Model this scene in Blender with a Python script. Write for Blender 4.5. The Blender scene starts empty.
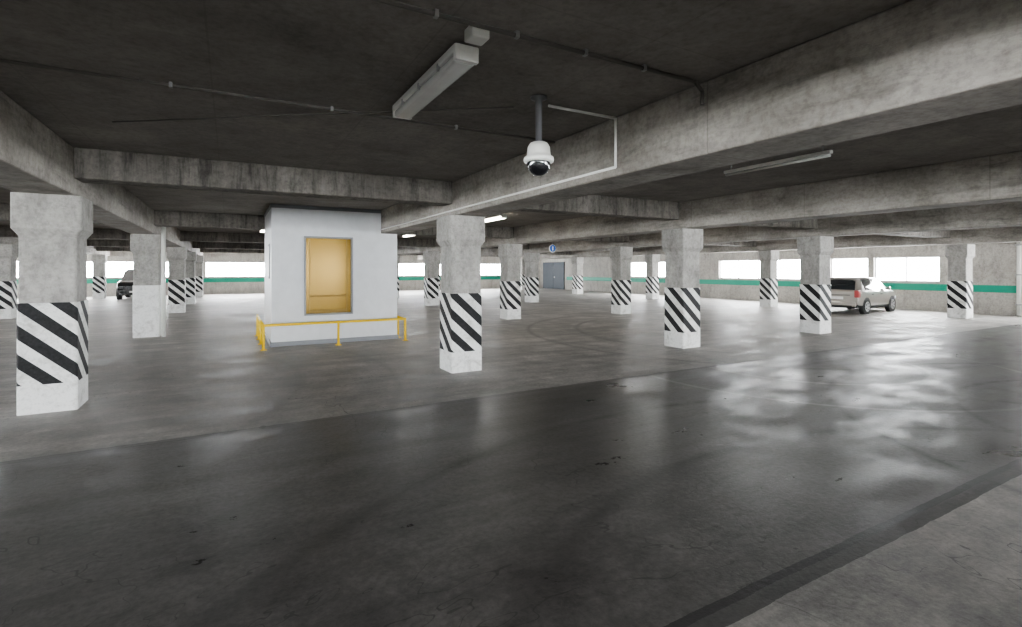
import bpy, bmesh, math, random
from mathutils import Vector, Matrix
random.seed(4)
S = bpy.context.scene
COL = S.collection

# ------------------------------------------------------------------ materials
def new_mat(name):
    m = bpy.data.materials.new(name); m.use_nodes = True
    nt = m.node_tree
    return m, nt, nt.nodes["Principled BSDF"]

def N(nt, typ, **kw):
    n = nt.nodes.new(typ)
    for k, v in kw.items():
        setattr(n, k, v)
    return n

def simple(name, col, rough=0.5, metal=0.0, emit=None, es=0.0, coat=0.0, spec=0.5):
    m, nt, b = new_mat(name)
    b.inputs["Roughness"].default_value = rough
    b.inputs["Metallic"].default_value = metal
    b.inputs["Coat Weight"].default_value = coat
    b.inputs["Specular IOR Level"].default_value = spec
    tc = N(nt, "ShaderNodeTexCoord"); no = N(nt, "ShaderNodeTexNoise")
    no.inputs["Scale"].default_value = 6.0; no.inputs["Detail"].default_value = 2
    nt.links.new(tc.outputs["Object"], no.inputs["Vector"])
    mx = N(nt, "ShaderNodeMix", data_type='RGBA')
    mx.inputs[6].default_value = (col[0]*.9, col[1]*.9, col[2]*.9, 1)
    mx.inputs[7].default_value = (min(1, col[0]*1.08), min(1, col[1]*1.08), min(1, col[2]*1.08), 1)
    nt.links.new(no.outputs["Fac"], mx.inputs[0])
    nt.links.new(mx.outputs[2], b.inputs["Base Color"])
    if emit:
        b.inputs["Emission Color"].default_value = (*emit, 1)
        b.inputs["Emission Strength"].default_value = es
    return m

def math_n(nt, op, a, b=None, c=None, clamp=False):
    n = N(nt, "ShaderNodeMath", operation=op, use_clamp=clamp)
    for i, v in enumerate((a, b, c)):
        if v is None: continue
        if isinstance(v, (int, float)): n.inputs[i].default_value = v
        else: nt.links.new(v, n.inputs[i])
    return n.outputs[0]

def noise(nt, vec, scale, detail=6, rough=0.6, dist=0.0):
    n = N(nt, "ShaderNodeTexNoise")
    n.inputs["Scale"].default_value = scale; n.inputs["Detail"].default_value = detail
    n.inputs["Roughness"].default_value = rough; n.inputs["Distortion"].default_value = dist
    nt.links.new(vec, n.inputs["Vector"])
    return n.outputs["Fac"]

def ramp(nt, fac, stops):
    r = N(nt, "ShaderNodeValToRGB")
    el = r.color_ramp.elements
    while len(el) < len(stops): el.new(0.5)
    for e, (p, c) in zip(el, stops):
        e.position = p; e.color = (c[0], c[1], c[2], 1) if not isinstance(c, (int, float)) else (c, c, c, 1)
    nt.links.new(fac, r.inputs[0])
    return r.outputs[0]

def mixc(nt, fac, a, b, mode='MIX'):
    n = N(nt, "ShaderNodeMix", data_type='RGBA', blend_type=mode)
    for i, v in ((0, fac), (6, a), (7, b)):
        if isinstance(v, (int, float)): n.inputs[i].default_value = v
        elif isinstance(v, tuple): n.inputs[i].default_value = (*v, 1)
        else: nt.links.new(v, n.inputs[i])
    return n.outputs[2]

def concrete(name, dark, light, stain=0.5, streak=(1, 1, 1), board=None, rough=0.85, bump=0.25, pores=0.3, bstr=.4):
    """cast concrete: blotches, fine pores, streaks and optional formwork joints"""
    m, nt, b = new_mat(name)
    geo = N(nt, "ShaderNodeNewGeometry"); P = geo.outputs["Position"]
    big = noise(nt, P, 0.8, 5, 0.7, 0.4)
    mp = N(nt, "ShaderNodeMapping"); mp.inputs["Scale"].default_value = streak
    nt.links.new(P, mp.inputs["Vector"])
    st = noise(nt, mp.outputs[0], 2.6, 6, 0.75, 0.3)
    fine = noise(nt, P, 17, 4, 0.75)
    c = ramp(nt, big, [(0.34, dark), (0.66, light)])
    c2 = ramp(nt, st, [(0.34, 1 - stain), (0.46, 1 - stain * .4), (0.62, 1.0)])
    c = mixc(nt, 1.0, c, c2, 'MULTIPLY')
    c3 = ramp(nt, fine, [(0.33, 1 - pores), (0.56, 1.0)])
    c = mixc(nt, 1.0, c, c3, 'MULTIPLY')
    if board:
        sx = N(nt, "ShaderNodeSeparateXYZ"); nt.links.new(P, sx.inputs[0])
        for ax, per in board:
            f = math_n(nt, 'FRACT', math_n(nt, 'DIVIDE', math_n(nt, 'ADD', sx.outputs[ax], 50.13), per))
            ln = math_n(nt, 'LESS_THAN', f, 0.012 / per)
            c = mixc(nt, math_n(nt, 'MULTIPLY', ln, bstr), c, (dark[0]*.5, dark[1]*.5, dark[2]*.5))
    nt.links.new(c, b.inputs["Base Color"])
    b.inputs["Roughness"].default_value = rough
    b.inputs["Specular IOR Level"].default_value = 0.25
    bp = N(nt, "ShaderNodeBump"); bp.inputs["Strength"].default_value = bump; bp.inputs["Distance"].default_value = 0.03
    nt.links.new(math_n(nt, 'ADD', st, math_n(nt, 'MULTIPLY', fine, .5)), bp.inputs["Height"]); nt.links.new(bp.outputs[0], b.inputs["Normal"])
    return m

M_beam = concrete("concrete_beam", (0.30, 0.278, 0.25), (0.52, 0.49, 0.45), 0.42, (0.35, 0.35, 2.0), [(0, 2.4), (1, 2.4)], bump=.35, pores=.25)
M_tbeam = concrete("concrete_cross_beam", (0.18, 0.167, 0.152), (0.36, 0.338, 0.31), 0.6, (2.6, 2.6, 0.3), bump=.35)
M_slab = concrete("concrete_slab", (0.26, 0.243, 0.228), (0.37, 0.348, 0.325), 0.22, (1, 1, 1), [(0, 1.25), (1, 2.5)], bstr=.2, pores=.18)
M_colc = concrete("concrete_column", (0.34, 0.33, 0.31), (0.49, 0.475, 0.45), 0.34, (1.8, 1.8, 0.8), bump=.35, pores=.26)
M_wall = concrete("concrete_wall", (0.42, 0.40, 0.37), (0.56, 0.54, 0.50), 0.3, (1.5, 1.5, 0.4), [(0, 3.0), (1, 3.0)])

def paint(name, stripes):
    m, nt, b = new_mat(name)
    geo = N(nt, "ShaderNodeNewGeometry"); P = geo.outputs["Position"]
    g = noise(nt, P, 3.5, 6, 0.75, 0.5); f = noise(nt, P, 20, 4, 0.75)
    white = mixc(nt, 1.0, ramp(nt, g, [(0.34, (0.52, 0.51, 0.49)), (0.5, (0.80, 0.80, 0.79))]),
                 ramp(nt, f, [(0.35, 0.82), (0.5, 1.0)]), 'MULTIPLY')
    if stripes:
        uv = N(nt, "ShaderNodeUVMap"); uv.uv_map = "UVMap"
        sx = N(nt, "ShaderNodeSeparateXYZ"); nt.links.new(uv.outputs[0], sx.inputs[0])
        v = math_n(nt, 'ADD', math_n(nt, 'MULTIPLY', sx.outputs[0], 0.95), sx.outputs[1])
        v = math_n(nt, 'FRACT', math_n(nt, 'DIVIDE', math_n(nt, 'ADD', v, 10.0), 0.34))
        k = math_n(nt, 'LESS_THAN', v, 0.5)
        blk = ramp(nt, f, [(0.3, (0.03, 0.03, 0.032)), (0.75, (0.008, 0.008, 0.009))])
        c = mixc(nt, k, white, blk)
    else:
        c = white
    nt.links.new(c, b.inputs["Base Color"]); b.inputs["Roughness"].default_value = 0.6
    b.inputs["Specular IOR Level"].default_value = 0.25
    return m
M_white = paint("column_white_paint", False)
M_stripe = paint("column_striped_paint", True)

def floor_mat():
    m, nt, b = new_mat("polished_concrete_floor")
    geo = N(nt, "ShaderNodeNewGeometry"); P = geo.outputs["Position"]
    sx = N(nt, "ShaderNodeSeparateXYZ"); nt.links.new(P, sx.inputs[0]); X, Y = sx.outputs[0], sx.outputs[1]
    n2 = noise(nt, P, 1.5, 8, 0.74, 0.2)
    Yw = math_n(nt, 'ADD', Y, math_n(nt, 'MULTIPLY', math_n(nt, 'SUBTRACT', n2, 0.5), 0.06))
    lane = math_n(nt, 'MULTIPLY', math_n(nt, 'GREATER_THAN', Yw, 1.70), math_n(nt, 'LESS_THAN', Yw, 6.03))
    n1 = noise(nt, P, 0.30, 5, 0.6, 0.6); n3 = noise(nt, P, 22, 4, 0.75)
    mp = N(nt, "ShaderNodeMapping"); mp.inputs["Scale"].default_value = (0.40, 1.1, 1); mp.inputs["Rotation"].default_value = (0, 0, 0.35)
    nt.links.new(P, mp.inputs["Vector"])
    n4 = noise(nt, mp.outputs[0], 1.3, 6, 0.68, 0.3)
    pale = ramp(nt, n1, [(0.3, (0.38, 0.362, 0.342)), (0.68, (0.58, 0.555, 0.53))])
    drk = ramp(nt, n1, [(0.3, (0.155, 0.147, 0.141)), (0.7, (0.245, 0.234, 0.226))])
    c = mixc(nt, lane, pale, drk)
    c = mixc(nt, 1.0, c, ramp(nt, n2, [(0.34, 0.62), (0.5, 0.95), (0.64, 1.24)]), 'MULTIPLY')
    c = mixc(nt, 1.0, c, ramp(nt, n4, [(0.34, 0.70), (0.62, 1.16)]), 'MULTIPLY')
    c = mixc(nt, 1.0, c, ramp(nt, n3, [(0.34, 0.78), (0.6, 1.06)]), 'MULTIPLY')
    def band(src, at, hw):
        return math_n(nt, 'LESS_THAN', math_n(nt, 'ABSOLUTE', math_n(nt, 'SUBTRACT', src, at)), hw)
    c = mixc(nt, math_n(nt, 'MULTIPLY', band(Yw, 1.68, 0.075), 0.72), c, (0.04, 0.04, 0.041))
    c = mixc(nt, math_n(nt, 'MULTIPLY', band(Yw, 6.06, 0.05), 0.6), c, (0.07, 0.07, 0.07))
    for src, at in ((Y, 14.2), (Y, 21.9), (X, 8.0), (X, -4.6)):
        j = band(src, at, 0.012)
        if src is X:
            j = math_n(nt, 'MULTIPLY', j, math_n(nt, 'SUBTRACT', 1.0, lane))
        c = mixc(nt, math_n(nt, 'MULTIPLY', j, 0.4), c, (0.12, 0.12, 0.12))
    cr = math_n(nt, 'LESS_THAN', math_n(nt, 'ABSOLUTE', math_n(nt, 'SUBTRACT', n1, 0.47)), 0.0007)
    c = mixc(nt, math_n(nt, 'MULTIPLY', cr, 0.5), c, (0.06, 0.058, 0.055))
    # concentric tyre arcs rubbed into the surface (pairs share a centre)
    for cx, cy, rs, w, dark, k in ((9.2, 5.6, (1.9, 3.3), .06, False, .6), (4.2, -1.5, (4.7, 6.1), .11, True, .55),
                            (12.5, 9.5, (4.4, 5.8), .12, True, .5), (1.4, 13.5, (5.6, 7.0), .10, False, .3), (9.5, 0.2, (3.0, 4.4), .09, True, .6), (-4.0, 9.0, (5.0, 6.4), .10, True, .25)):
        dx = math_n(nt, 'SUBTRACT', X, cx); dy = math_n(nt, 'SUBTRACT', Y, cy)
        d = math_n(nt, 'SQRT', math_n(nt, 'ADD', math_n(nt, 'MULTIPLY', dx, dx), math_n(nt, 'MULTIPLY', dy, dy)))
        dd = math_n(nt, 'MINIMUM', math_n(nt, 'ABSOLUTE', math_n(nt, 'SUBTRACT', d, rs[0])), math_n(nt, 'ABSOLUTE', math_n(nt, 'SUBTRACT', d, rs[1])))
        a = math_n(nt, 'SUBTRACT', 1.0, math_n(nt, 'DIVIDE', dd, w), clamp=True)
        a = math_n(nt, 'MULTIPLY', math_n(nt, 'MULTIPLY', a, math_n(nt, 'SUBTRACT', math_n(nt, 'MULTIPLY', n2, 3.2), 1.0, clamp=True)), k)
        c = mixc(nt, a, c, (0.05, 0.048, 0.046) if dark else (0.48, 0.46, 0.44))
    # straight tyre streaks along the driving lane
    mq = N(nt, "ShaderNodeMapping"); mq.inputs["Scale"].default_value = (0.07, 1.6, 1); mq.inputs["Rotation"].default_value = (0, 0, -0.06)
    nt.links.new(P, mq.inputs["Vector"])
    n5 = noise(nt, mq.outputs[0], 1.6, 4, 0.6, 0.2)
    c = mixc(nt, 1.0, c, ramp(nt, n5, [(0.36, 0.82), (0.55, 1.0)]), 'MULTIPLY')
    nt.links.new(c, b.inputs["Base Color"])
    rr = ramp(nt, math_n(nt, 'ADD', math_n(nt, 'MULTIPLY', n2, .5), math_n(nt, 'MULTIPLY', n4, .5)), [(0.38, 0.26), (0.5, 0.42), (0.60, 0.62)])
    rr = math_n(nt, 'ADD', rr, math_n(nt, 'MULTIPLY', math_n(nt, 'SUBTRACT', 1.0, lane), 0.12))
    nt.links.new(rr, b.inputs["Roughness"])
    b.inputs["Specular IOR Level"].default_value = 0.45
    bp = N(nt, "ShaderNodeBump"); bp.inputs["Strength"].default_value = 0.3; bp.inputs["Distance"].default_value = 0.01
    nt.links.new(math_n(nt, 'ADD', n3, n2), bp.inputs["Height"]); nt.links.new(bp.outputs[0], b.inputs["Normal"])
    return m
M_floor = floor_mat()
M_green = simple("green_wall_stripe", (0.02, 0.30, 0.20), 0.5)
M_frame = simple("window_frame_grey", (0.55, 0.56, 0.57), 0.4)
M_booth = simple("booth_white_panel", (0.68, 0.695, 0.715), 0.45)
M_boothtrim = simple("booth_grey_trim", (0.24, 0.25, 0.27), 0.4)
M_yellow = simple("yellow_rail_paint", (0.88, 0.60, 0.02), 0.4)
M_plastic = simple("lamp_plastic", (0.74, 0.74, 0.71), 0.35)
M_diff = simple("lamp_diffuser", (0.62, 0.63, 0.61), 0.2)
M_tube_on = simple("lamp_tube_lit", (1, 1, 1), 0.3, emit=(1, 0.93, 0.8), es=6)
M_metal = simple("galvanised_metal", (0.42, 0.42, 0.42), 0.45, 0.5)
M_darkpipe = simple("dark_conduit", (0.13, 0.12, 0.11), 0.6)
M_camwhite = simple("camera_housing_white", (0.78, 0.78, 0.74), 0.3)
M_camgrey = simple("camera_pole_grey", (0.16, 0.16, 0.17), 0.4)
M_domeg = simple("camera_dome_black", (0.012, 0.012, 0.015), 0.06, coat=1)
M_rubber = simple("tyre_rubber", (0.02, 0.02, 0.02), 0.8)
M_rim = simple("alloy_rim", (0.55, 0.56, 0.58), 0.3, 0.8)
M_glass = simple("car_glass_dark", (0.03, 0.035, 0.04), 0.05, coat=1)
M_silver = simple("car_paint_champagne", (0.29, 0.265, 0.24), 0.3, 0.35, coat=1)
M_black = simple("car_paint_black", (0.015, 0.016, 0.018), 0.25, coat=1)
M_trimb = simple("black_trim", (0.025, 0.025, 0.025), 0.6)
M_red = simple("tail_lamp_red", (0.32, 0.02, 0.02), 0.3)
M_lampc = simple("head_lamp_clear", (0.8, 0.82, 0.85), 0.1, coat=1)
M_plate = simple("number_plate", (0.8, 0.8, 0.78), 0.5)
M_blue = simple("sign_blue", (0.02, 0.12, 0.5), 0.4)
M_signw = simple("sign_white", (0.85, 0.85, 0.85), 0.4)
M_door = simple("door_dark_steel", (0.11, 0.12, 0.135), 0.7, spec=.2)
M_gold = simple("amber_glass_panel", (0.24, 0.145, 0.018), 0.22, 0.4)
M_gold2 = simple("amber_glass_rail", (0.15, 0.09, 0.012), 0.3, 0.4)

# ------------------------------------------------------------------ mesh helpers
class MB:
    def __init__(s): s.bm = bmesh.new(); s.mats = []
    def mi(s, mat):
        if mat not in s.mats: s.mats.append(mat)
        return s.mats.index(mat)
    def box(s, x0, x1, y0, y1, z0, z1, mat, bev=0.0):
        v = [s.bm.verts.new(p) for p in ((x0, y0, z0), (x1, y0, z0), (x1, y1, z0), (x0, y1, z0), (x0, y0, z1), (x1, y0, z1), (x1, y1, z1), (x0, y1, z1))]
        fs = [s.bm.faces.new([v[i] for i in q]) for q in ((0, 3, 2, 1), (4, 5, 6, 7), (0, 1, 5, 4), (1, 2, 6, 5), (2, 3, 7, 6), (3, 0, 4, 7))]
        k = s.mi(mat)
        for f in fs: f.material_index = k
        if bev > 0:
            es = list({e for f in fs for e in f.edges})
            r = bmesh.ops.bevel(s.bm, geom=es, offset=bev, segments=2, affect='EDGES', profile=0.5)
            for f in r["faces"]: f.material_index = k
    def cyl(s, a, b, r, mat, seg=12, r2=None, smooth=True):
        a, b = Vector(a), Vector(b); d = b - a; L = d.length
        q = d.to_track_quat('Z', 'Y').to_matrix().to_4x4()
        k = s.mi(mat); r2 = r if r2 is None else r2
        A = []; B = []
        for i in range(seg):
            t = 2 * math.pi * i / seg
            A.append(s.bm.verts.new(a + q @ Vector((r * math.cos(t), r * math.sin(t), 0))))
            B.append(s.bm.verts.new(a + q @ Vector((r2 * math.cos(t), r2 * math.sin(t), L))))
        for i in range(seg):
            f = s.bm.faces.new((A[i], A[(i + 1) % seg], B[(i + 1) % seg], B[i])); f.material_index = k; f.smooth = smooth
        f = s.bm.faces.new(A[::-1]); f.material_index = k
        f = s.bm.faces.new(B); f.material_index = k
    def lathe(s, prof, c, mat, seg=28):
        k = s.mi(mat); rings = []
        for r, z in prof:
            rings.append([s.bm.verts.new((c[0] + r * math.cos(2 * math.pi * i / seg), c[1] + r * math.sin(2 * math.pi * i / seg), c[2] + z)) for i in range(seg)])
        for A, B in zip(rings, rings[1:]):
            for i in range(seg):
                f = s.bm.faces.new((A[i], A[(i + 1) % seg], B[(i + 1) % seg], B[i])); f.material_index = k; f.smooth = True
        for R in (rings[0], rings[-1]):
            f = s.bm.faces.new(R); f.material_index = k
    def done(s, name, parent=None, loc=None, rotz=0, recalc=True):
        if recalc: bmesh.ops.recalc_face_normals(s.bm, faces=s.bm.faces[:])
        me = bpy.data.meshes.new(name); s.bm.to_mesh(me); s.bm.free()
        for m in s.mats: me.materials.append(m)
        o = bpy.data.objects.new(name, me); COL.objects.link(o)
        if loc: o.location = loc
        o.rotation_euler[2] = rotz
        if parent: o.parent = parent
        return o

def empty(name, loc=(0, 0, 0), rotz=0):
    e = bpy.data.objects.new(name, None); e.location = loc; e.rotation_euler[2] = rotz; e.empty_display_size = .2
    COL.objects.link(e); return e

# ------------------------------------------------------------------ shell
X0, X1, Y0, Y1 = -21.0, 25.5, -14.0, 41.0
ZS = 3.17; WB, WT = 1.20, 2.27
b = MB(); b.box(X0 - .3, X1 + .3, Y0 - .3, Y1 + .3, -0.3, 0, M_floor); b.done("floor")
b = MB(); b.box(X0 - .3, X1 + .3, Y0 - .3, Y1 + .3, ZS, ZS + .3, M_slab); b.done("ceiling")

win_id = [0]; trim_id = [0]
def wall(name, axis, pos, a0, a1, outward, wins, wt=WT, stripe=None):
    """axis 'x': wall at x=pos running along y ; axis 'y': wall at y=pos running along x"""
    b = MB(); t0, t1 = (pos, pos + .3) if outward > 0 else (pos - .3, pos)
    def bx(u0, u1, z0, z1, p0=t0, p1=t1, mat=M_wall, mb=None):
        mb = mb or b
        if axis == 'x': mb.box(p0, p1, u0, u1, z0, z1, mat)
        else: mb.box(u0, u1, p0, p1, z0, z1, mat)
    bx(a0, a1, 0, WB); bx(a0, a1, wt, ZS)
    cur = a0
    for w0, w1 in sorted(wins):
        bx(cur, w0, WB, wt); cur = w1
    bx(cur, a1, WB, wt)
    b.done(name)
    trim_id[0] += 1
    tr = MB(); q0, q1 = (pos - .012, pos) if outward > 0 else (pos, pos + .012)
    bx(a0 + .02, stripe or (a1 - .02), 0.84, 1.12, q0, q1, M_green, tr); tr.done("trim_%d" % trim_id[0])
    for w0, w1 in wins:
        win_id[0] += 1
        f = MB(); c0, c1 = (pos + .10, pos + .16) if outward > 0 else (pos - .16, pos - .10)
        bx(w0, w1, WB, WB + .05, c0, c1, M_frame, f); bx(w0, w1, wt - .05, wt, c0, c1, M_frame, f)
        n = max(1, round((w1 - w0) / 1.2))
        for i in range(n + 1):
            u = w0 + (w1 - w0) * i / n
            u = min(max(u, w0 + .025), w1 - .025)
            bx(u - .022, u + .022, WB + .05, wt - .05, c0, c1, M_frame, f)
        for zz in (WB + .36, WB + .68):
            bx(w0, w1, zz - .008, zz + .008, c0 + .02, c1 - .02, M_frame, f)
        f.done("window_%d" % win_id[0])
        L = bpy.data.lights.new("daylight_portal", 'AREA'); L.shape = 'RECTANGLE'
        L.size = w1 - w0; L.size_y = wt - WB; L.cycles.is_portal = True
        o = bpy.data.objects.new("daylight_portal", L); COL.objects.link(o)
        m = (w0 + w1) / 2; zc = (WB + wt) / 2
        if axis == 'x':
            o.location = (pos + .28 * outward, m, zc); d = Vector((-outward, 0, 0))
        else:
            o.location = (m, pos + .28 * outward, zc); d = Vector((0, -outward, 0))
        o.rotation_euler = d.to_track_quat('-Z', 'Y').to_euler()

wall("wall_right", 'x', X1, Y0, Y1, 1, [(-13, -1), (.2, 6.4), (9.57, 12.0), (12.25, 13.9), (15.3, 20.3), (24.2, 28.0)], stripe=35.9)
wall("wall_back", 'y', Y1, X0, X1, 1, [(-19, -8.8), (-8.3, -2.3), (-1.5, 4.6), (6, 10.6), (11.4, 17), (18, 22.6)])
wall("wall_left", 'x', X0, Y0, Y1, -1, [(-12, 10), (11, 38)])
wall("wall_front", 'y', Y0, X0, X1, -1, [(-19, -3), (-2, 9), (10, 24)], 2.5)

# door in the far right corner
b = MB(); b.box(X1 - .07, X1 - .001, 36.2, 39.6, 0, 2.4, M_door, .01); b.box(X1 - .09, X1 - .07, 37.86, 37.90, 0, 2.35, M_trimb)
b.box(X1 - .12, X1 - .07, 37.6, 37.7, 1.0, 1.12, M_metal); b.done("door_1")
# white downpipe on the right wall
b = MB(); b.cyl((X1 - .10, 7.15, 0), (X1 - .10, 7.15, ZS), .07, M_plastic)
for z in (.4, 1.5, 2.6): b.box(X1 - .18, X1 - .015, 7.06, 7.24, z, z + .05, M_metal)
b.done("downpipe")

# ------------------------------------------------------------------ beams
XL = [-18, -12.5, -7.0, -1.9, 3.5, 8.8, 14.0, 22.0]
YL = [-7.0, .2, 8.0, 15.3, 22.9, 30.0, 37.3]
for x in XL:
    w = .27 if x < 20 else .4
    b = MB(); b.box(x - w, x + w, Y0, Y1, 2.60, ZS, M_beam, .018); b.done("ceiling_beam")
for y in YL:
    b = MB()
    xs = [X0] + XL + [X1]
    for a, c in zip(xs, xs[1:]):
        wa = 0 if a == X0 else (.4 if a > 20 else .27); wc = 0 if c == X1 else (.4 if c > 20 else .27)
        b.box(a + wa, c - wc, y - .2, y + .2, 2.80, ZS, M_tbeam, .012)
    b.done("ceiling_cross_beam")

# ------------------------------------------------------------------ columns
def column(x, y, w=.53, striped=True, ztop=2.60):
    h = w / 2; c = .018
    prof = [(h + .012, 0, 'w'), (h + .012, .34, 's'), (h + .012, 1.31, 'c'), (h, 1.312, 'c'), (h, 2.10, 'c'), (h + .055, 2.19, 'c'), (h + .055, ztop, None)]
    bm = bmesh.new(); uvl = bm.loops.layers.uv.new("UVMap"); rings = []
    for hh, z, _ in prof:
        pts = [(-hh + c, -hh), (hh - c, -hh), (hh, -hh + c), (hh, hh - c), (hh - c, hh), (-hh + c, hh), (-hh, hh - c), (-hh, -hh + c)]
        rings.append([bm.verts.new((p[0], p[1], z)) for p in pts])
    s = [0]; a = w - 2 * c; d = c * 1.414
    for i in range(8): s.append(s[-1] + (a if i % 2 == 0 else d))
    mats = {'w': 0, 's': 1 if striped else 0, 'c': 2}
    for k in range(len(prof) - 1):
        for i in range(8):
            A, B = rings[k], rings[k + 1]; j = (i + 1) % 8
            f = bm.faces.new((A[i], A[j], B[j], B[i])); f.material_index = mats[prof[k][2]]
            u0, u1 = s[i], s[i + 1]
            for lp, (u, z) in zip(f.loops, ((u0, prof[k][1]), (u1, prof[k][1]), (u1, prof[k + 1][1]), (u0, prof[k + 1][1]))):
                if i >= 6: u = u - s[8]
                lp[uvl].uv = (u, z)
    bm.faces.new(rings[0][::-1]); f = bm.faces.new(rings[-1]); f.material_index = 2
    me = bpy.data.meshes.new("striped_column"); bm.to_mesh(me); bm.free()
    for m in (M_white, M_stripe, M_colc): me.materials.append(m)
    o = bpy.data.objects.new("striped_column" if striped else "white_column", me); o.location = (x, y, 0); COL.objects.link(o)
    return o

cols = [(-1.90, 8.22), (3.46, 8.0), (8.83, 8.0), (13.95, 8.0), (22.75, 7.95),
        (8.6, 15.5), (13.4, 15.2), (21.9, 14.7), (8.5, 23.2), (14.0, 22.9), (21.7, 21.9), (21.7, 29.2), (14.0, 30), (8.6, 30), (3.5, 22.9), (3.5, 30), (3.5, 37.3),
        (-1.85, 24.2), (-1.8, 29.9), (-1.75, 37.0), (-6.95, 24.2), (-6.75, 38.0), (-7.0, 15.5), (8.7, 37.3), (14, 37.3), (21.8, 37),
        (3.5, .2), (8.8, .2), (14, .2), (22, .2), (-1.9, .2), (-7, .2), (-7, 8.0), (-12.5, 8), (-12.5, 15.3), (-12.5, 22.9), (-12.5, 30), (-12.5, 37.3), (-12.5, .2),
        (-1.9, -7), (3.5, -7), (8.8, -7), (14, -7), (22, -7)]
for i, (x, y) in enumerate(cols): column(x, y)
column(-1.85, 15.9, .53, False)
b = MB(); b.cyl((-1.48, 15.55, 0), (-1.48, 15.55, 2.8), .05, M_camwhite); b.done("drain_pipe")

# ------------------------------------------------------------------ booth
bth = empty("lift_booth", (2.2, 13.55, 0))
b = MB(); x0, x1, y0, y1 = -1.4, 1.42, -1.25, 1.25
xb = 1.02      # the long beam passes over the booth beyond this line
wx0, wx1, wz0, wz1 = -.73, .35, .66, 2.47
b.box(x0, wx0, y0, y0 + .1, 0.1, 3.08, M_booth); b.box(wx1, xb, y0, y0 + .1, 0.1, 3.08, M_booth); b.box(xb, x1, y0, y0 + .1, 0.1, 2.59, M_booth)
b.box(wx0, wx1, y0, y0 + .1, 0.1, wz0, M_booth); b.box(wx0, wx1, y0, y0 + .1, wz1, 3.08, M_booth)
b.box(x0, x0 + .1, y0 + .1, y1, 0.1, 3.08, M_booth); b.box(x1 - .1, x1, y0 + .1, y1, .1, 2.59, M_booth)
b.box(x0 + .1, xb, y1 - .1, y1, .1, 3.08, M_booth); b.box(xb, x1 - .1, y1 - .1, y1, .1, 2.59, M_booth)
b.done("walls", bth)
b = MB(); b.box(x0 - .02, xb - .005, y0 - .02, y1 + .02, 3.08, 3.16, M_boothtrim, .01); b.done("roof_cap", bth)
b = MB(); b.box(x0 - .03, x1 + .03, y0 - .03, y1 + .03, 0, .10, M_boothtrim, .01); b.done("plinth", bth)
b = MB()
for a in ((wx0, wx0 + .04, wz0, wz1), (wx1 - .04, wx1, wz0, wz1), (wx0 + .04, wx1 - .04, wz0, wz0 + .04), (wx0 + .04, wx1 - .04, wz1 - .04, wz1)):
    b.box(a[0], a[1], y0 - .03, y0 + .08, a[2], a[3], M_boothtrim, .005)
b.done("window_frame", bth)
b = MB(); b.box(wx0 + .04, wx1 - .04, y0 + .05, y0 + .07, wz0 + .04, wz1 - .04, M_gold)
b.box(wx0 + .12, wx1 - .12, y0 + .042, y0 + .05, 1.08, 1.12, M_gold2, .003)
b.box(wx0 + .12, wx1 - .12, y0 + .042, y0 + .05, wz0 + .06, wz0 + .12, M_gold2, .003)
for xx in (wx0 + .12, wx1 - .14): b.box(xx, xx + .02, y0 + .04, y0 + .05, wz0 + .04, wz1 - .04, M_gold2)
b.done("amber_window_panel", bth)
b = MB(); b.box(x0 - .015, x0, y0 + .5, y0 + .95, 1.5, 2.3, M_boothtrim); b.box(x0 - .02, x0 - .015, y0 + .55, y0 + .9, 1.55, 2.25, M_plate); b.done("notice_board", bth)

# yellow guard rail round the booth
rl = MB(); fy = 11.9; lx = .62; rx = 3.70; H = .52; r = .026
rl.cyl((lx, fy, H), (rx, fy, H), r, M_yellow); rl.cyl((lx, fy, H), (lx, 14.6, H), r, M_yellow); rl.cyl((rx, fy, H), (rx, 14.6, H), r, M_yellow)
for p in ((lx, fy), (2.15, fy), (rx, fy), (rx, 12.5), (lx, 12.9), (lx, 13.8), (lx, 14.6), (rx, 13.6), (rx, 14.6)):
    rl.cyl((p[0], p[1], 0), (p[0], p[1], H + .03), r, M_yellow); rl.box(p[0] - .06, p[0] + .06, p[1] - .06, p[1] + .06, 0, .012, M_yellow)
rl.done("yellow_guard_rail")

# ------------------------------------------------------------------ ceiling fixtures
def lamp(x, y, lit=False, L=1.4):
    e = empty("fluorescent_lamp", (x, y, 0)); z = ZS
    b = MB(); b.box(-.085, .085, -L / 2, L / 2, z - .10, z - .045, M_plastic, .012)
    for q in (-.45, .45): b.box(-.02, .02, q - .02, q + .02, z - .05, z - .001, M_metal)
    b.done("housing", e)
    b = MB(); b.box(-.075, .075, -L / 2 + .03, L / 2 - .03, z - .155, z - .10, M_tube_on if lit else M_diff, .02); b.done("diffuser", e)
    b = MB()
    for q in (-L / 2 + .02, L / 2 - .02): b.box(-.08, .08, q - .02, q + .02, z - .15, z - .09, M_plastic, .004)
    for q in (-.4, 0, .4): b.box(-.09, .09, q - .01, q + .01, z - .13, z - .08, M_metal, .002)
    b.done("end_caps", e)
lamp(1.31, 3.62)
for p in ((6.1, 12.0), (6.1, 19), (11.4, 12), (11.4, 19), (17.5, 12), (17.5, 26), (-4.6, 19), (1, 19), (1, 27)):
    lamp(p[0], p[1], p[1] < 20 and p[1] > 11)
lamp(1.0, -4); lamp(6, -4); lamp(-4.6, -4)
# slim tube in the next bay
b = MB(); b.box(5.87, 5.93, 3.2, 4.6, ZS - .16, ZS - .12, M_plastic, .008); b.cyl((5.9, 3.22, ZS - .18), (5.9, 4.58, ZS - .18), .018, M_diff)
for y in (3.3, 4.5): b.cyl((5.9, y, ZS - .13), (5.9, y, ZS), .01, M_metal)
b.done("tube_lamp")

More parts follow.
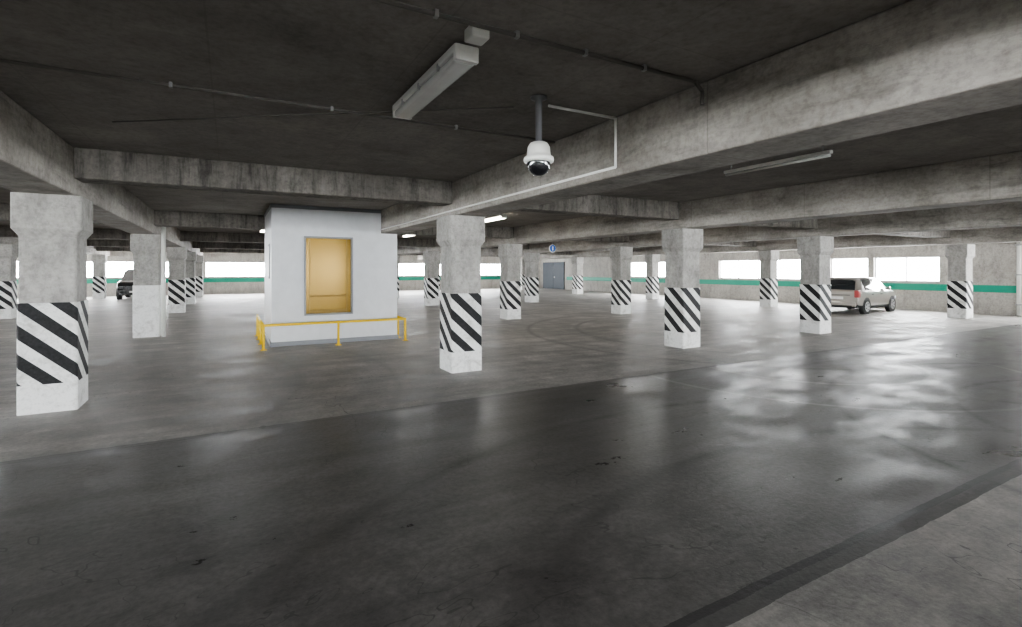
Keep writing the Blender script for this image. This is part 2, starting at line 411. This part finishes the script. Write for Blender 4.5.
def conduit(name, pts, r, mat, clips=None):
    b = MB()
    for p, q in zip(pts, pts[1:]): b.cyl(p, q, r, mat, 10)
    if clips:
        p, q = Vector(pts[0]), Vector(pts[1]); n = int((q - p).length / clips)
        for i in range(1, n):
            c = p.lerp(q, i / n); b.box(c.x - .012, c.x + .012, c.y - .018, c.y + .018, c.z - .018, ZS - .001, M_metal)
    return b.done(name)
zc = ZS - .025
conduit("electrical_conduit", [(-1.61, 2.70, zc), (3.12, 2.70, zc), (3.2, 2.70, zc - .06), (3.2, 2.70, zc - .16)], .014, M_darkpipe, .5)
conduit("electrical_conduit", [(-1.61, 4.75, zc), (3.21, 4.75, zc)], .012, M_darkpipe, 1.1)
conduit("electrical_conduit", [(-1.0, 6.2, zc), (2.2, 3.9, zc)], .007, M_darkpipe)
conduit("electrical_conduit", [(2.45, 3.72, zc), (3.21, 3.72, zc), (3.21, 3.72, 2.68), (3.21, 12.2, 2.68)], .013, M_plastic)
conduit("electrical_conduit", [(3.79, 1.2, zc), (8.5, 1.9, zc)], .012, M_darkpipe)
b = MB(); b.box(1.25, 1.37, 2.72, 2.84, ZS - .08, ZS - .001, M_plastic, .01); b.done("junction_box")

# dome camera
cam_e = empty("security_camera", (2.29, 3.63, 0))
b = MB(); b.lathe([(.07, ZS), (.07, ZS - .02), (.03, ZS - .035), (.028, 2.80), (.05, 2.79), (.05, 2.76)], (0, 0, 0), M_camgrey); b.done("pole", cam_e)
b = MB(); b.lathe([(.045, 2.785), (.075, 2.775), (.095, 2.74), (.10, 2.69), (.102, 2.665), (.125, 2.655), (.13, 2.635), (.125, 2.615), (.10, 2.61)], (0, 0, 0), M_camwhite, 36); b.done("housing", cam_e)
b = MB(); b.lathe([(.103, 2.615)] + [(.10 * math.cos(a), 2.60 - .105 * math.sin(a)) for a in [i * math.pi / 18 for i in range(0, 9)]], (0, 0, 0), M_domeg, 36); b.done("dome", cam_e)

# small sign hanging from the ceiling
sg = MB(); sg.cyl((11.5, 17.2, 2.58), (11.5, 17.17, 2.58), .16, M_signw, 28); sg.cyl((11.5, 17.17, 2.58), (11.5, 17.155, 2.58), .14, M_blue, 28)
sg.box(11.47, 11.52, 17.15, 17.155, 2.50, 2.66, M_signw); sg.box(11.49, 11.51, 17.19, 17.21, 2.7, ZS, M_metal); sg.done("hanging_sign")

# ------------------------------------------------------------------ cars
def make_car(name, loc, rotz, paint, st, hw, scale=1.0, wheel_r=.31, wheels=(-1.25, 1.28), plate=True):
    e = empty(name, loc, rotz); e.scale = (scale,) * 3
    bm = bmesh.new(); rings = []
    def ring(x, belt, roof, w, wr, sill):
        half = [(w * .90, sill), (w * .985, sill + .12), (w, (sill + belt) * .5), (w * .985, belt - .08), (w * .955, belt),
                (wr, belt + (roof - belt) * .86), (wr * .86, belt + (roof - belt) * .97), (wr * .45, roof), (0, roof + .012)]
        pts = [(-y, z) for y, z in half] + [(y, z) for y, z in half[-2::-1]]
        return [bm.verts.new((x, y, z)) for y, z in pts]
    for s in st: rings.append(ring(*s[:6]))
    n = len(rings[0])
    for k, (A, B) in enumerate(zip(rings, rings[1:])):
        tag = st[k][6]
        for i in range(n - 1):
            f = bm.faces.new((A[i], A[i + 1], B[i + 1], B[i])); f.smooth = True
            row = i if i < 8 else n - 2 - i
            g = (tag == 'side' and row == 4) or (tag == 'screen' and row in (5, 6, 7))
            f.material_index = 1 if g else (2 if row == 0 else 0)
        f = bm.faces.new((A[n - 1], A[0], B[0], B[n - 1])); f.material_index = 2
    bm.faces.new(rings[0]); bm.faces.new(rings[-1])
    bmesh.ops.recalc_face_normals(bm, faces=bm.faces[:])
    me = bpy.data.meshes.new("body"); bm.to_mesh(me); bm.free()
    for m in (paint, M_glass, M_trimb): me.materials.append(m)
    o = bpy.data.objects.new("body", me); o.parent = e; COL.objects.link(o)
    xr, xf = st[0][0], st[-1][0]
    b = MB()
    for wx in wheels:
        for sgn in (-1, 1):
            y = sgn * hw
            b.cyl((wx, y * .80, wheel_r + .01), (wx, y * 1.004, wheel_r + .01), wheel_r + .05, M_trimb, 28)
            b.cyl((wx, y * .82, wheel_r), (wx, y * 1.02, wheel_r), wheel_r, M_rubber, 28)
            b.cyl((wx, y * 1.0, wheel_r), (wx, y * 1.03, wheel_r), wheel_r * .66, M_rim, 20)
            for a in range(5):
                t = a * 2 * math.pi / 5
                b.cyl((wx + .4 * wheel_r * math.cos(t), y * 1.0, wheel_r + .4 * wheel_r * math.sin(t)), (wx + .4 * wheel_r * math.cos(t), y * 1.034, wheel_r + .4 * wheel_r * math.sin(t)), wheel_r * .12, M_trimb, 8)
    b.done("wheels", e)
    zb = st[0][1]
    b = MB()
    b.box(xr - .05, xr + .12, -hw * .86, hw * .86, .30, .52, paint, .04)
    b.box(xr - .056, xr - .03, -hw * .7, hw * .7, .30, .36, M_trimb)
    b.box(xf - .12, xf + .04, -hw * .8, hw * .8, .28, .46, paint, .04)
    b.box(xf - .02, xf + .05, -hw * .45, hw * .45, .34, .44, M_trimb, .01)
    b.done("bumpers", e)
    b = MB()
    for sgn in (-1, 1):
        y = sgn * hw
        b.box(xr - .015, xr + .20, min(y * .78, y * .975), max(y * .78, y * .975), zb - .20, zb + .10, M_red, .03)
        b.box(xf - .26, xf + .0, min(y * .55, y * .9), max(y * .55, y * .9), .52, .66, M_lampc, .03)
        b.box(.62, .74, min(y * .97, y * 1.16), max(y * .97, y * 1.16), .95, 1.08, paint, .03)
        for dx in (-.75, .1): b.box(dx, dx + .16, min(y * .985, y * 1.012), max(y * .985, y * 1.012), .78, .81, M_trimb, .005)
    b.done("lamps_and_mirrors", e)
    b = MB(); b.box(xr - .02, xr, -.26, .26, .60, .71, M_plate, .003); b.box(xf + .04, xf + .06, -.26, .26, .4, .5, M_plate, .003)
    b.box(xr - .01, xr + .02, -.5, .5, .76, .79, M_trimb); b.done("number_plates", e)
    return e

hw = .84
hatch = [(-1.95, .88, .90, hw * .93, .66, .30, ''), (-1.90, .95, .99, hw * .96, .66, .26, 'screen'), (-1.64, .97, 1.38, hw, .58, .24, ''),
         (-1.48, .97, 1.45, hw, .60, .24, ''), (-1.30, .965, 1.48, hw, .61, .22, 'side'), (-.50, .955, 1.51, hw, .62, .22, ''), (-.42, .955, 1.51, hw, .62, .22, 'side'),
         (.42, .94, 1.46, hw, .60, .22, ''), (.52, .94, 1.43, hw, .60, .22, 'screen'), (1.28, .92, .98, hw, .64, .22, ''), (1.60, .85, .90, hw * .97, .60, .22, ''),
         (1.84, .73, .76, hw * .90, .54, .22, ''), (1.95, .60, .62, hw * .80, .5, .26, '')]
make_car("hatchback_car", (22.5, 11.2, 0), math.radians(5), M_silver, hatch, hw, .95)
hw2 = .92
suv = [(-2.2, 1.0, 1.04, hw2 * .95, .76, .40, ''), (-2.16, 1.06, 1.12, hw2, .76, .34, 'screen'), (-2.0, 1.08, 1.68, hw2, .72, .32, ''), (-1.85, 1.08, 1.74, hw2, .74, .32, 'side'),
       (-.95, 1.07, 1.78, hw2, .75, .30, ''), (-.86, 1.07, 1.78, hw2, .75, .30, 'side'), (.0, 1.06, 1.76, hw2, .74, .30, ''), (.08, 1.06, 1.76, hw2, .74, .3, 'side'),
       (.62, 1.06, 1.70, hw2, .72, .3, 'screen'), (1.1, 1.06, 1.12, hw2, .8, .3, ''), (1.9, 1.0, 1.04, hw2 * .97, .78, .32, ''), (2.14, .90, .94, hw2 * .93, .72, .36, ''), (2.2, .75, .78, hw2 * .9, .66, .4, '')]
make_car("suv_car", (-4.75, 38.0, 0), math.radians(-90), M_black, suv, hw2, 1.0, .37, (-1.35, 1.42))

# ------------------------------------------------------------------ world and camera
w = bpy.data.worlds.new("overcast_sky"); S.world = w; w.use_nodes = True
bg = w.node_tree.nodes["Background"]; bg.inputs[0].default_value = (0.95, 0.98, 1.0, 1); bg.inputs[1].default_value = 15.0

cd = bpy.data.cameras.new("camera"); cam = bpy.data.objects.new("camera", cd); COL.objects.link(cam)
cd.sensor_width = 36; cd.lens = 505 / 1022 * 36; cd.shift_y = -(313.5 - 270) / 1022
cam.location = (0, 0, 1.7); cam.rotation_euler = (math.radians(90), 0, math.radians(-29.1)); cd.clip_start = .05
S.camera = cam
S.view_settings.view_transform = 'AgX'
S.view_settings.look = 'AgX - Medium High Contrast'
S.view_settings.exposure = 1.9
